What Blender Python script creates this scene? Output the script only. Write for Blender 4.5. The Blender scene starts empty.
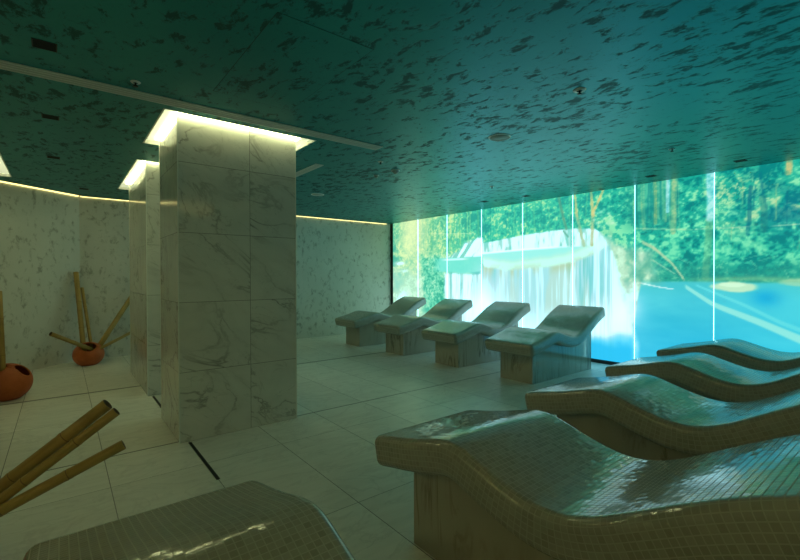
import bpy, bmesh, math, random
import numpy as np
from mathutils import Vector, Matrix

SC = bpy.context.scene
COL = SC.collection
PI = math.pi
random.seed(7)

# ------------------------------------------------------------------ camera
CAM_H = 1.43
CEIL = 2.774
def cam_rot(p, r, y):
    cy, sy = math.cos(y), math.sin(y)
    Ry = np.array([[cy, 0, sy], [0, 1, 0], [-sy, 0, cy]])
    c, s = math.cos(p), math.sin(p)
    Rx = np.array([[1, 0, 0], [0, c, -s], [0, s, c]])
    c, s = math.cos(r), math.sin(r)
    Rz = np.array([[c, -s, 0], [s, c, 0], [0, 0, 1]])
    return Rz @ Rx @ Ry
R = cam_rot(0.00999, -0.00242, -0.66659)
cd = bpy.data.cameras.new('camera')
cam = bpy.data.objects.new('camera', cd)
COL.objects.link(cam)
right = Vector((R[0][0], R[0][2], -R[0][1]))
up = -Vector((R[1][0], R[1][2], -R[1][1]))
back = -Vector((R[2][0], R[2][2], -R[2][1]))
M = Matrix((right, up, back)).transposed().to_4x4()
M.translation = Vector((0, 0, CAM_H))
cam.matrix_world = M
cd.sensor_width = 36
cd.lens = 430.67 / 800 * 36
cd.clip_start = 0.02
SC.camera = cam

# ------------------------------------------------------------------ world, exposure
w = bpy.data.worlds.new('world')
SC.world = w
w.use_nodes = True
w.node_tree.nodes['Background'].inputs[0].default_value = (0.3, 0.4, 0.4, 1)
w.node_tree.nodes['Background'].inputs[1].default_value = 0.0
SC.view_settings.view_transform = 'Standard'
SC.view_settings.look = 'None'
SC.view_settings.gamma = 1
SC.view_settings.exposure = 0.0
SC.view_settings.use_curve_mapping = False
SC.cycles.diffuse_bounces = 8
SC.cycles.sample_clamp_indirect = 6.0

MURAL_GLOW = 1.2           # strength of the backlit mural
COVE_GLOW = 2.3            # LED strip in the wall coves
NEAR_GLOW = 16.0           # unseen strips behind and left of the camera, boosted as warm fill light
RING_GLOW = 0.62            # light trays round the columns
COVE_COL = (1.0, 0.83, 0.29, 1)
RING_COL = (0.95, 1.0, 0.62, 1)

# ------------------------------------------------------------------ helpers
def tag(o, label=None, cat=None, group=None, kind=None):
    if label: o['label'] = label
    if cat: o['category'] = cat
    if group: o['group'] = group
    if kind: o['kind'] = kind
    return o

def empty(name, loc=(0, 0, 0), rz=0.0):
    o = bpy.data.objects.new(name, None)
    COL.objects.link(o)
    o.location = loc
    o.rotation_euler = (0, 0, rz)
    o.empty_display_size = 0.1
    return o

def link(name, bm, mat, parent=None, smooth=False, loc=None):
    bmesh.ops.recalc_face_normals(bm, faces=bm.faces[:])
    me = bpy.data.meshes.new(name)
    bm.to_mesh(me)
    bm.free()
    if smooth:
        for p in me.polygons: p.use_smooth = True
    for m in (mat if isinstance(mat, (list, tuple)) else [mat]):
        me.materials.append(m)
    o = bpy.data.objects.new(name, me)
    COL.objects.link(o)
    if parent is not None: o.parent = parent
    if loc is not None: o.location = loc
    return o

def box(bm, x0, x1, y0, y1, z0, z1, bev=0.0):
    r = bmesh.ops.create_cube(bm, size=1)
    vs = r['verts']
    bmesh.ops.scale(bm, verts=vs, vec=(x1 - x0, y1 - y0, z1 - z0))
    bmesh.ops.translate(bm, verts=vs, vec=((x0 + x1) / 2, (y0 + y1) / 2, (z0 + z1) / 2))
    if bev > 0:
        es = list({e for v in vs for e in v.link_edges})
        bmesh.ops.bevel(bm, geom=es, offset=bev, segments=2, affect='EDGES', profile=0.5)
    return bm

def lathe(bm, prof, n=32, cx=0, cy=0):
    rings = []
    for r, z in prof:
        rings.append([bm.verts.new((cx + max(r, 1e-5) * math.cos(2 * PI * i / n), cy + max(r, 1e-5) * math.sin(2 * PI * i / n), z)) for i in range(n)])
    for a, b in zip(rings, rings[1:]):
        for i in range(n):
            bm.faces.new((a[i], a[(i + 1) % n], b[(i + 1) % n], b[i]))
    bmesh.ops.remove_doubles(bm, verts=bm.verts[:], dist=2e-5)
    return bm

def new_bm(): return bmesh.new()

class NT:
    """tiny node-tree writer"""
    def __init__(self, name):
        self.m = bpy.data.materials.new(name)
        self.m.use_nodes = True
        self.t = self.m.node_tree
        self.b = self.t.nodes['Principled BSDF']
    def n(self, typ, **kw):
        nd = self.t.nodes.new(typ)
        ins = kw.pop('ins', {})
        for k, v in kw.items(): setattr(nd, k, v)
        for k, v in ins.items(): self.set(nd, k, v)
        return nd
    def set(self, nd, k, v):
        s = nd.inputs[k]
        if isinstance(v, bpy.types.NodeSocket): self.t.links.new(v, s)
        elif isinstance(v, bpy.types.Node): self.t.links.new(v.outputs[0], s)
        else: s.default_value = v
    def math(self, op, a, b=None, c=None, clamp=False):
        nd = self.n('ShaderNodeMath', operation=op, use_clamp=clamp)
        self.set(nd, 0, a)
        if b is not None: self.set(nd, 1, b)
        if c is not None: self.set(nd, 2, c)
        return nd.outputs[0]
    def vmath(self, op, a, b=None):
        nd = self.n('ShaderNodeVectorMath', operation=op)
        self.set(nd, 0, a)
        if b is not None: self.set(nd, 1, b)
        return nd.outputs[0]
    def mix(self, fac, a, b):
        nd = self.n('ShaderNodeMix', data_type='RGBA')
        self.set(nd, 0, fac)
        self.set(nd, 6, a); self.set(nd, 7, b)
        return nd.outputs[2]
    def ramp(self, fac, stops):
        nd = self.n('ShaderNodeValToRGB')
        cr = nd.color_ramp
        while len(cr.elements) < len(stops): cr.elements.new(0.5)
        for e, (p, c) in zip(cr.elements, stops):
            e.position = p
            e.color = c if len(c) == 4 else (*c, 1)
        self.set(nd, 0, fac)
        return nd.outputs[0]
    def mapr(self, v, a, b, c=0.0, d=1.0):
        nd = self.n('ShaderNodeMapRange')
        self.set(nd, 0, v)
        nd.inputs[1].default_value = a; nd.inputs[2].default_value = b
        nd.inputs[3].default_value = c; nd.inputs[4].default_value = d
        return nd.outputs[0]
    def noise(self, vec, scale, detail=4, rough=0.55, dist=0.0, out=0):
        nd = self.n('ShaderNodeTexNoise')
        self.set(nd, 'Vector', vec)
        nd.inputs['Scale'].default_value = scale
        nd.inputs['Detail'].default_value = detail
        nd.inputs['Roughness'].default_value = rough
        nd.inputs['Distortion'].default_value = dist
        return nd.outputs[out]
    def mapping(self, vec, scale=(1, 1, 1), rot=(0, 0, 0), loc=(0, 0, 0)):
        nd = self.n('ShaderNodeMapping')
        self.set(nd, 0, vec)
        nd.inputs['Scale'].default_value = scale
        nd.inputs['Rotation'].default_value = rot
        nd.inputs['Location'].default_value = loc
        return nd.outputs[0]
    def obj(self): return self.n('ShaderNodeTexCoord').outputs['Object']
    def P(self, **kw):
        for k, v in kw.items(): self.set(self.b, k, v)

def plain(name, col, rough=0.5, metal=0.0, spec=0.5):
    t = NT(name)
    t.P(**{'Base Color': (*col, 1), 'Roughness': rough, 'Metallic': metal, 'Specular IOR Level': spec})
    return t.m

def glow(name, col, strength):
    t = NT(name)
    t.P(**{'Base Color': (0.8, 0.8, 0.8, 1), 'Emission Color': col, 'Emission Strength': strength, 'Roughness': 0.6})
    return t.m

# ------------------------------------------------------------------ materials
def line_mask(t, v, period, offset, half):
    """1 on a joint every period (v in metres)"""
    f = t.math('FRACT', t.math('ADD', t.math('DIVIDE', t.math('SUBTRACT', v, offset), period), 100.5))
    d = t.math('MULTIPLY', t.math('ABSOLUTE', t.math('SUBTRACT', f, 0.5)), period)
    return t.math('LESS_THAN', d, half)

def floor_material():
    t = NT('floor_porcelain')
    co = t.obj()
    sp = t.n('ShaderNodeSeparateXYZ', ins={0: co})
    x, y = sp.outputs[0], sp.outputs[1]
    y2 = t.math('ADD', y, t.math('MULTIPLY', t.math('LESS_THAN', y, 4.095), 0.6))
    jx = line_mask(t, x, 0.605, -0.352, 0.0026)
    jy = line_mask(t, y2, 1.205, 4.095, 0.0022)
    wide = t.math('MAXIMUM', t.math('LESS_THAN', t.math('ABSOLUTE', t.math('SUBTRACT', y, 4.095)), 0.010),
                  t.math('LESS_THAN', t.math('ABSOLUTE', t.math('SUBTRACT', y, 6.51)), 0.026))
    joint = t.math('MAXIMUM', t.math('MAXIMUM', jx, jy), wide)
    cx = t.math('FLOOR', t.math('DIVIDE', t.math('ADD', x, 0.352), 0.605))
    cy = t.math('FLOOR', t.math('DIVIDE', t.math('SUBTRACT', y2, 4.095), 1.205))
    cid = t.n('ShaderNodeCombineXYZ', ins={0: cx, 1: cy})
    wn = t.n('ShaderNodeTexWhiteNoise', noise_dimensions='3D', ins={0: cid})
    shift = t.vmath('ADD', co, t.vmath('SCALE', wn.outputs[1]))
    sc = shift.node
    off = t.n('ShaderNodeVectorMath', operation='SCALE', ins={0: wn.outputs[1]}); off.inputs['Scale'].default_value = 9.0
    shift = t.vmath('ADD', co, off.outputs[0])
    grain = t.noise(t.mapping(shift, scale=(1.2, 7, 1)), 2.2, 5, 0.6, 0.6)
    vein = t.noise(t.mapping(shift, scale=(1, 1.7, 1), rot=(0, 0, 0.6)), 1.5, 5, 0.6, 1.4)
    vm = t.mapr(t.math('ABSOLUTE', t.math('SUBTRACT', vein, 0.5)), 0.0, 0.03, 1.0, 0.0)
    base = t.mix(t.mapr(grain, 0.3, 0.7), (0.70, 0.69, 0.63, 1), (0.82, 0.81, 0.75, 1))
    base = t.mix(t.math('MULTIPLY', vm, 0.2), base, (0.26, 0.25, 0.23, 1))
    tone = t.mapr(wn.outputs[0], 0, 1, 0.93, 1.05)
    hsv = t.n('ShaderNodeHueSaturation', ins={'Value': tone, 'Color': base})
    colr = t.mix(t.math('MULTIPLY', joint, 0.85), hsv.outputs[0], (0.07, 0.07, 0.06, 1))
    t.P(**{'Base Color': colr, 'Roughness': t.mapr(grain, 0.3, 0.7, 0.30, 0.40), 'Specular IOR Level': 0.45})
    bump = t.n('ShaderNodeBump', invert=True, ins={'Height': joint, 'Strength': 0.25, 'Distance': 0.002})
    t.P(Normal=bump.outputs[0])
    return t.m

def ceiling_material():
    t = NT('ceiling_stucco')
    co = t.obj()
    warp = t.noise(co, 3.0, 3, 0.5, 0, 1)
    wv = t.n('ShaderNodeVectorMath', operation='SCALE', ins={0: warp}); wv.inputs['Scale'].default_value = 0.14
    c2 = t.vmath('ADD', co, wv.outputs[0])
    a = t.noise(t.mapping(c2, scale=(2.0, 1.0, 1), rot=(0, 0, 0.55)), 6.0, 8, 0.70, 0.25)
    big = t.noise(co, 1.1, 3, 0.5)
    thr = t.math('ADD', a, t.math('MULTIPLY', t.math('SUBTRACT', big, 0.5), 0.22))
    m = t.mapr(thr, 0.53, 0.595)
    fine = t.noise(t.mapping(c2, scale=(1.3, 1.0, 1), rot=(0, 0, 0.55)), 17.0, 5, 0.65)
    m2 = t.mapr(fine, 0.60, 0.68, 0, 0.35)
    mm = t.math('MAXIMUM', m, m2)
    base = t.mix(t.noise(co, 2.3, 4), (0.016, 0.27, 0.285, 1), (0.022, 0.33, 0.35, 1))
    colr = t.mix(t.math('MULTIPLY', mm, 0.85), base, (0.014, 0.085, 0.085, 1))
    t.P(**{'Base Color': colr, 'Roughness': t.mapr(mm, 0, 1, 0.40, 0.55), 'Metallic': 0.72, 'Specular IOR Level': 0.4})
    b = t.n('ShaderNodeBump', invert=True, ins={'Height': mm, 'Strength': 0.18, 'Distance': 0.004})
    t.P(Normal=b.outputs[0])
    return t.m

def wall_material():
    t = NT('wall_stucco')
    co = t.obj()
    warp = t.noise(co, 5.0, 3, 0.5, 0, 1)
    wv = t.n('ShaderNodeVectorMath', operation='SCALE', ins={0: warp}); wv.inputs['Scale'].default_value = 0.10
    c2 = t.vmath('ADD', co, wv.outputs[0])
    a = t.noise(t.mapping(c2, scale=(1.25, 1.25, 0.8), rot=(0.3, 0.5, 0.2)), 9.0, 7, 0.66, 0.3)
    m = t.mapr(a, 0.535, 0.66)
    base = t.mix(t.noise(co, 2.0, 5), (0.54, 0.54, 0.50, 1), (0.67, 0.67, 0.62, 1))
    colr = t.mix(t.math('MULTIPLY', m, 0.6), base, (0.15, 0.15, 0.115, 1))
    t.P(**{'Base Color': colr, 'Roughness': 0.55, 'Specular IOR Level': 0.35})
    b = t.n('ShaderNodeBump', invert=True, ins={'Height': m, 'Strength': 0.25, 'Distance': 0.004})
    t.P(Normal=b.outputs[0])
    return t.m

def column_marble():
    """large marble tiles: joints every 0.6 m up and 0.61 m along"""
    t = NT('column_marble')
    co = t.obj()
    sp = t.n('ShaderNodeSeparateXYZ', ins={0: co})
    geo = t.n('ShaderNodeNewGeometry')
    gn = t.n('ShaderNodeSeparateXYZ', ins={0: geo.outputs['True Normal']})
    facing_y = t.math('GREATER_THAN', t.math('ABSOLUTE', gn.outputs[1]), 0.5)
    u = t.math('ADD', t.math('MULTIPLY', sp.outputs[0], facing_y),
               t.math('MULTIPLY', sp.outputs[1], t.math('SUBTRACT', 1.0, facing_y)))
    z = sp.outputs[2]
    jz = line_mask(t, z, 0.602, 0.0, 0.0024)
    ju = line_mask(t, u, 0.612, 0.0, 0.0024)
    joint = t.math('MAXIMUM', jz, ju)
    cid = t.n('ShaderNodeCombineXYZ', ins={0: t.math('FLOOR', t.math('DIVIDE', u, 0.612)), 1: t.math('FLOOR', t.math('DIVIDE', z, 0.602)), 2: facing_y})
    wn = t.n('ShaderNodeTexWhiteNoise', noise_dimensions='3D', ins={0: cid})
    off = t.n('ShaderNodeVectorMath', operation='SCALE', ins={0: wn.outputs[1]}); off.inputs['Scale'].default_value = 5.0
    c2 = t.vmath('ADD', co, off.outputs[0])
    cm = t.mapping(t.mapping(c2, rot=(0.75, 0.85, 0.1)), scale=(2.3, 2.3, 0.55))
    v1 = t.noise(cm, 1.15, 6, 0.55, 0.9)
    k1 = t.mapr(t.math('ABSOLUTE', t.math('SUBTRACT', v1, 0.5)), 0.0, 0.022, 1.0, 0.0)
    v2 = t.noise(cm, 2.6, 5, 0.6, 1.1)
    k2 = t.mapr(t.math('ABSOLUTE', t.math('SUBTRACT', v2, 0.47)), 0.0, 0.014, 0.55, 0.0)
    gate = t.mapr(t.noise(c2, 1.1, 2), 0.42, 0.62)
    vein = t.math('MULTIPLY', t.math('MAXIMUM', k1, k2), gate)
    soft = t.mapr(t.math('ABSOLUTE', t.math('SUBTRACT', v1, 0.5)), 0.0, 0.12, 0.18, 0.0)
    base = t.mix(t.noise(c2, 1.7, 4), (0.60, 0.60, 0.555, 1), (0.72, 0.715, 0.67, 1))
    colr = t.mix(soft, base, (0.36, 0.36, 0.335, 1))
    colr = t.mix(t.math('MULTIPLY', vein, 0.7), colr, (0.16, 0.155, 0.14, 1))
    colr = t.mix(t.math('MULTIPLY', joint, 0.75), colr, (0.12, 0.12, 0.105, 1))
    t.P(**{'Base Color': colr, 'Roughness': 0.11, 'Specular IOR Level': 0.5})
    b = t.n('ShaderNodeBump', invert=True, ins={'Height': joint, 'Strength': 0.3, 'Distance': 0.002})
    t.P(Normal=b.outputs[0])
    return t.m

def plinth_marble():
    t = NT('plinth_marble')
    co = t.obj()
    rnd = t.n('ShaderNodeObjectInfo').outputs['Random']
    o3 = t.n('ShaderNodeCombineXYZ', ins={0: t.math('MULTIPLY', rnd, 17.0), 1: t.math('MULTIPLY', rnd, 5.0), 2: t.math('MULTIPLY', rnd, 3.0)})
    c2 = t.vmath('ADD', co, o3.outputs[0])
    cm = t.mapping(c2, scale=(3.2, 3.2, 0.55), rot=(0.12, 0.1, 0))
    v1 = t.noise(cm, 1.5, 6, 0.6, 1.0)
    k1 = t.mapr(t.math('ABSOLUTE', t.math('SUBTRACT', v1, 0.5)), 0.0, 0.045, 1.0, 0.0)
    gate = t.mapr(t.noise(c2, 1.6, 2), 0.45, 0.6)
    base = t.mix(t.noise(cm, 1.1, 5), (0.32, 0.29, 0.22, 1), (0.47, 0.44, 0.355, 1))
    colr = t.mix(t.math('MULTIPLY', t.math('MULTIPLY', k1, gate), 0.75), base, (0.13, 0.105, 0.07, 1))
    t.P(**{'Base Color': colr, 'Roughness': 0.09, 'Specular IOR Level': 0.9})
    return t.m

def mosaic_material():
    t = NT('glazed_mosaic')
    T = 0.0245
    uv = t.n('ShaderNodeUVMap').outputs[0]
    sp = t.n('ShaderNodeSeparateXYZ', ins={0: uv})
    u, v = sp.outputs[0], sp.outputs[1]
    jm = t.math('MAXIMUM', line_mask(t, u, T, 0, 0.0017), line_mask(t, v, T, 0, 0.0017))
    cid = t.n('ShaderNodeCombineXYZ', ins={0: t.math('FLOOR', t.math('DIVIDE', u, T)), 1: t.math('FLOOR', t.math('DIVIDE', v, T)),
                                           2: t.math('MULTIPLY', t.n('ShaderNodeObjectInfo').outputs['Random'], 40.0)})
    wn = t.n('ShaderNodeTexWhiteNoise', noise_dimensions='3D', ins={0: cid})
    tilt = t.vmath('SUBTRACT', wn.outputs[1], (0.5, 0.5, 0.5))
    ts = t.n('ShaderNodeVectorMath', operation='SCALE', ins={0: tilt}); ts.inputs['Scale'].default_value = 0.055
    geo = t.n('ShaderNodeNewGeometry')
    nn = t.vmath('NORMALIZE', t.vmath('ADD', geo.outputs['Normal'], ts.outputs[0]))
    tilec = t.mix(wn.outputs[0], (0.29, 0.29, 0.24, 1), (0.36, 0.36, 0.30, 1))
    colr = t.mix(jm, tilec, (0.385, 0.385, 0.325, 1))
    t.P(**{'Base Color': colr, 'Roughness': t.mapr(jm, 0, 1, 0.12, 0.9), 'Specular IOR Level': t.mapr(jm, 0, 1, 1.0, 0.0)})
    b = t.n('ShaderNodeBump', invert=True, ins={'Height': jm, 'Strength': 0.35, 'Distance': 0.0015, 'Normal': nn})
    t.P(Normal=b.outputs[0])
    return t.m

def bamboo_material():
    t = NT('bamboo')
    co = t.obj()
    n1 = t.noise(t.mapping(co, scale=(14, 14, 1.2)), 2.0, 4)
    n2 = t.noise(co, 5.0, 4)
    colr = t.mix(t.mapr(n1, 0.3, 0.7), (0.30, 0.19, 0.045, 1), (0.47, 0.32, 0.095, 1))
    colr = t.mix(t.mapr(n2, 0.5, 0.75, 0, 0.6), colr, (0.14, 0.08, 0.02, 1))
    t.P(**{'Base Color': colr, 'Roughness': 0.4, 'Specular IOR Level': 0.4})
    return t.m

def clay_material():
    t = NT('terracotta')
    co = t.obj()
    n1 = t.noise(co, 9.0, 6, 0.6)
    colr = t.mix(t.mapr(n1, 0.3, 0.7), (0.40, 0.09, 0.02, 1), (0.52, 0.13, 0.035, 1))
    t.P(**{'Base Color': colr, 'Roughness': 0.5, 'Specular IOR Level': 0.35})
    b = t.n('ShaderNodeBump', ins={'Height': n1, 'Strength': 0.15, 'Distance': 0.004})
    t.P(Normal=b.outputs[0])
    return t.m

def mural_material():
    t = NT('backlit_mural')
    at = t.n('ShaderNodeAttribute', attribute_name='picture')
    t.P(**{'Base Color': (0.02, 0.02, 0.02, 1), 'Emission Color': at.outputs['Color'], 'Emission Strength': MURAL_GLOW,
           'Roughness': 0.25, 'Specular IOR Level': 0.3})
    return t.m

FLOOR, CEILM, WALL = floor_material(), ceiling_material(), wall_material()
MARBLE, PLINTH, MOSAIC = column_marble(), plinth_marble(), mosaic_material()
BAMBOO, CLAY, MURAL = bamboo_material(), clay_material(), mural_material()
CUT = plain('bamboo_cut', (0.10, 0.055, 0.02), 0.8)
NODE = plain('bamboo_node', (0.20, 0.12, 0.04), 0.6)
WHITE = plain('white_plaster', (0.75, 0.76, 0.72), 0.7)
DARKM = plain('dark_metal', (0.012, 0.012, 0.012), 0.45)
BLACK = plain('black_void', (0.006, 0.006, 0.006), 0.8)
ALU = plain('satin_aluminium', (0.70, 0.71, 0.66), 0.4)
GREYM = plain('vent_grey', (0.52, 0.53, 0.47), 0.5)
PLASTIC = plain('white_plastic', (0.88, 0.90, 0.88), 0.35)
GRILLE = plain('speaker_grille', (0.42, 0.43, 0.40), 0.6)
STEEL = plain('drain_steel', (0.05, 0.05, 0.045), 0.4, 0.8)
GROOVE = plain('groove_paint', (0.012, 0.05, 0.05), 0.7)
LED = glow('led_strip', COVE_COL, COVE_GLOW)
LED_NEAR = glow('led_strip_near', COVE_COL, NEAR_GLOW)
TRAY = glow('light_tray', RING_COL, RING_GLOW)
TRAY_LED = glow('light_tray_led', (0.95, 1.0, 0.46, 1), 12.0)
SEAM = glow('seam_light', (0.34, 0.92, 1.0, 1), 4.5)

# ------------------------------------------------------------------ room geometry (X to the mural, Y to the back wall)
XM, YB, YN, XL = 6.90, 9.15, -1.05, -2.60      # mural plane, back wall, near wall, left wall
GAP = 0.17                                       # cove slot between ceiling edge and wall
DX, DY = 0.25, 9.15                              # where the back wall turns into the diagonal
slope = 0.80
EX, EY = XL, DY - (DX - XL) * slope              # diagonal meets the left wall
TOP = 3.00

def struct(name, bm, mat):
    o = link(name, bm, mat)
    o['kind'] = 'structure'
    return o

bm = new_bm(); box(bm, XL - 0.2, XM + 0.2, YN - 0.2, YB + 0.2, -0.10, 0.0)
struct('floor', bm, FLOOR)
bm = new_bm(); box(bm, DX, XM + 0.12, YB, YB + 0.12, 0, TOP); struct('wall_back', bm, WALL)
bm = new_bm(); box(bm, XL - 0.12, XM + 0.12, YN - 0.12, YN, 0, TOP); struct('wall_near', bm, WALL)
bm = new_bm(); box(bm, XL - 0.12, XL, YN, EY, 0, TOP); struct('wall_left', bm, WALL)
bm = new_bm(); box(bm, XM + 0.03, XM + 0.15, YN, YB, 0, TOP); struct('wall_right', bm, BLACK)
bm = new_bm()
d = Vector((EX - DX, EY - DY, 0)).normalized(); nrm = Vector((d.y, -d.x, 0))
if nrm.x > 0: nrm = -nrm
pts = [Vector((DX, DY, 0)), Vector((EX, EY, 0)), Vector((EX, EY, 0)) + nrm * 0.12, Vector((DX, DY, 0)) + nrm * 0.12]
lo = [bm.verts.new(p) for p in pts]; hi = [bm.verts.new(p + Vector((0, 0, TOP))) for p in pts]
for i in range(4): bm.faces.new((lo[i], lo[(i + 1) % 4], hi[(i + 1) % 4], hi[i]))
bm.faces.new(lo); bm.faces.new(hi)
struct('wall_diagonal', bm, WALL)
bm = new_bm(); box(bm, XL - 0.2, XM + 0.2, YN - 0.2, YB + 0.2, TOP, TOP + 0.1); struct('ceiling_slab', bm, WHITE)

# light trays round the columns: (x0, x1, y0, y1)
RINGS = [(0.666, 1.99, 3.89, 5.00), (0.70, 1.99, 5.77, 7.86), (-1.08, -0.52, 5.77, 7.80)]
COLS = [(0.783, 1.853, 4.045, 4.885), (0.80, 1.85, 5.885, 7.50), (-0.98, -0.785, 5.95, 7.60)]

def ceiling():
    L = GAP
    # inner offset of the diagonal wall
    k = slope
    off = L * math.sqrt(1 + k * k)
    def yd(x): return DY - (DX - x) * k - off
    xk = DX + (YB - L - DY + off) / k
    outer = [(XL + L, YN + L), (XM - 0.155, YN + L), (XM - 0.155, YB - L), (xk, YB - L), (XL + L, yd(XL + L))]
    bm = new_bm()
    bm.faces.new([bm.verts.new((x, y, CEIL)) for x, y in outer])
    for a, b, c, d_ in RINGS:
        for co, no in (((a, 0, 0), (1, 0, 0)), ((b, 0, 0), (1, 0, 0)), ((0, c, 0), (0, 1, 0)), ((0, d_, 0), (0, 1, 0))):
            bmesh.ops.bisect_plane(bm, geom=bm.verts[:] + bm.edges[:] + bm.faces[:], dist=1e-5, plane_co=co, plane_no=no)
    cut = [f for f in bm.faces if any(a < f.calc_center_median().x < b and c < f.calc_center_median().y < d_ for a, b, c, d_ in RINGS)]
    bmesh.ops.delete(bm, geom=cut, context='FACES')
    bottom = bm.faces[:]
    r = bmesh.ops.extrude_face_region(bm, geom=bottom)
    bmesh.ops.translate(bm, verts=[v for v in r['geom'] if isinstance(v, bmesh.types.BMVert)], vec=(0, 0, 0.07))
    return struct('ceiling', bm, CEILM)
ceiling()

# ------------------------------------------------------------------ columns and their light trays
COLN = ['square marble-clad column standing alone nearest the camera', 'marble-clad column half hidden behind the nearest column',
        'marble-clad column beyond the left edge beside the leaning bamboo']
for (x0, x1, y0, y1), lab in zip(COLS, COLN):
    bm = new_bm(); box(bm, 0, x1 - x0, 0, y1 - y0, 0, TOP - 0.002, 0.003)
    o = link('column', bm, MARBLE, loc=(x0, y0, 0))
    tag(o, lab, 'column')
    for cx_ in (-0.003, x1 - x0 - 0.005):
        for cy_ in (-0.003, y1 - y0 - 0.005):
            bm = new_bm(); box(bm, cx_, cx_ + 0.008, cy_, cy_ + 0.008, 0.001, CEIL - 0.002); link('corner_profile', bm, ALU, o)
RLN = ['bright square light tray around the top of the nearest marble column', 'bright light tray around the top of the half hidden column',
       'bright light tray at the left edge above the leaning bamboo']
for (a, b, c, e), (x0, x1, y0, y1), lab in zip(RINGS, COLS, RLN):
    r = empty('ceiling_light', (a, c, CEIL))
    tag(r, lab, 'ceiling light')
    W_, D_ = b - a, e - c
    i0, i1, j0, j1 = x0 - a, x1 - a, y0 - c, y1 - c
    bm = new_bm()
    g = 0.004
    zz0, zz1 = 0.035, 0.05
    for q in ((0, W_, 0, j0 - g), (0, W_, j1 + g, D_), (0, i0 - g, j0 - g, j1 + g), (i1 + g, W_, j0 - g, j1 + g)):
        box(bm, *q, zz0, zz1)
    link('diffuser', bm, TRAY, r)
    bm = new_bm()
    e_ = 0.03
    for q in ((i0 - g - e_, i1 + g + e_, j0 - g - e_, j0 - g), (i0 - g - e_, i1 + g + e_, j1 + g, j1 + g + e_),
              (i0 - g - e_, i0 - g, j0 - g, j1 + g), (i1 + g, i1 + g + e_, j0 - g, j1 + g)):
        box(bm, *q, zz0 - 0.012, zz0 - 0.001)
    link('light_strip', bm, TRAY_LED, r)
    bm = new_bm()
    tk = 0.012
    for q in ((-tk, W_ + tk, -tk, 0), (-tk, W_ + tk, D_, D_ + tk), (-tk, 0, 0, D_), (W_, W_ + tk, 0, D_)):
        box(bm, *q, -0.003, 0.0005)
    for q in ((0, W_, 0, 0.003), (0, W_, D_ - 0.003, D_), (0, 0.003, 0.003, D_ - 0.003), (W_ - 0.003, W_, 0.003, D_ - 0.003)):
        box(bm, *q, 0.0, zz0 - 0.001)
    link('trim_frame', bm, WHITE, r)

# ------------------------------------------------------------------ cove LED strips (lie in the slot above the ceiling edge)
def led(name, p, q, lab, out, mat=LED):
    """strip from p to q along a wall; out = unit vector into the room"""
    p, q = Vector((*p, 0)), Vector((*q, 0)); out = Vector((*out, 0))
    bm = new_bm()
    f = [p + out * 0.003, q + out * 0.003, q + out * 0.018, p + out * 0.018]
    lo = [bm.verts.new(v + Vector((0, 0, 2.787))) for v in f]; hi = [bm.verts.new(v + Vector((0, 0, 2.817))) for v in f]
    for i in range(4): bm.faces.new((lo[i], lo[(i + 1) % 4], hi[(i + 1) % 4], hi[i]))
    bm.faces.new(lo); bm.faces.new(hi)
    o = link(name, bm, mat)
    tag(o, lab, 'cove light')
    return o
led('cove_light', (DX + 0.02, YB), (XM - 0.16, YB), 'glowing cove light line along the top of the back wall', (0, -1))
dv = Vector((-slope, 1)).normalized()
led('cove_light', (DX - 0.02, DY - 0.02), (EX + 0.03, EY + 0.03), 'glowing cove light line along the top of the slanting left wall', (slope / math.hypot(1, slope), -1 / math.hypot(1, slope)))
led('cove_light', (XL, YN + 0.05), (XL, 3.2), 'cove light line along the side wall left of the camera', (1, 0), LED_NEAR)
led('cove_light', (XL + 0.05, YN), (2.4, YN), 'cove light line along the wall behind the camera', (0, 1), LED_NEAR)

# ------------------------------------------------------------------ the backlit mural
def vnoise(x, y, seed):
    xi, yi = np.floor(x).astype(np.int64), np.floor(y).astype(np.int64)
    fx, fy = x - xi, y - yi
    fx = fx * fx * (3 - 2 * fx); fy = fy * fy * (3 - 2 * fy)
    def h(a, b):
        n = (a * 374761393 + b * 668265263 + seed * 974634777) & 0xFFFFFFFF
        n = ((n ^ (n >> 13)) * 1274126177) & 0xFFFFFFFF
        n = n ^ (n >> 16)
        return (n & 0xFFFFFF) / float(0xFFFFFF)
    return (h(xi, yi) * (1 - fx) + h(xi + 1, yi) * fx) * (1 - fy) + (h(xi, yi + 1) * (1 - fx) + h(xi + 1, yi + 1) * fx) * fy

def fbm(x, y, seed, octs=4, gain=0.55):
    s = 0; a = 1; tot = 0
    for o in range(octs):
        s = s + a * vnoise(x * 2 ** o + 17.3 * o + 500, y * 2 ** o + 9.1 * o + 500, seed + o); tot += a; a *= gain
    return s / tot

def sm(e0, e1, v):
    t = np.clip((v - e0) / (e1 - e0), 0, 1)
    return t * t * (3 - 2 * t)

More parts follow.
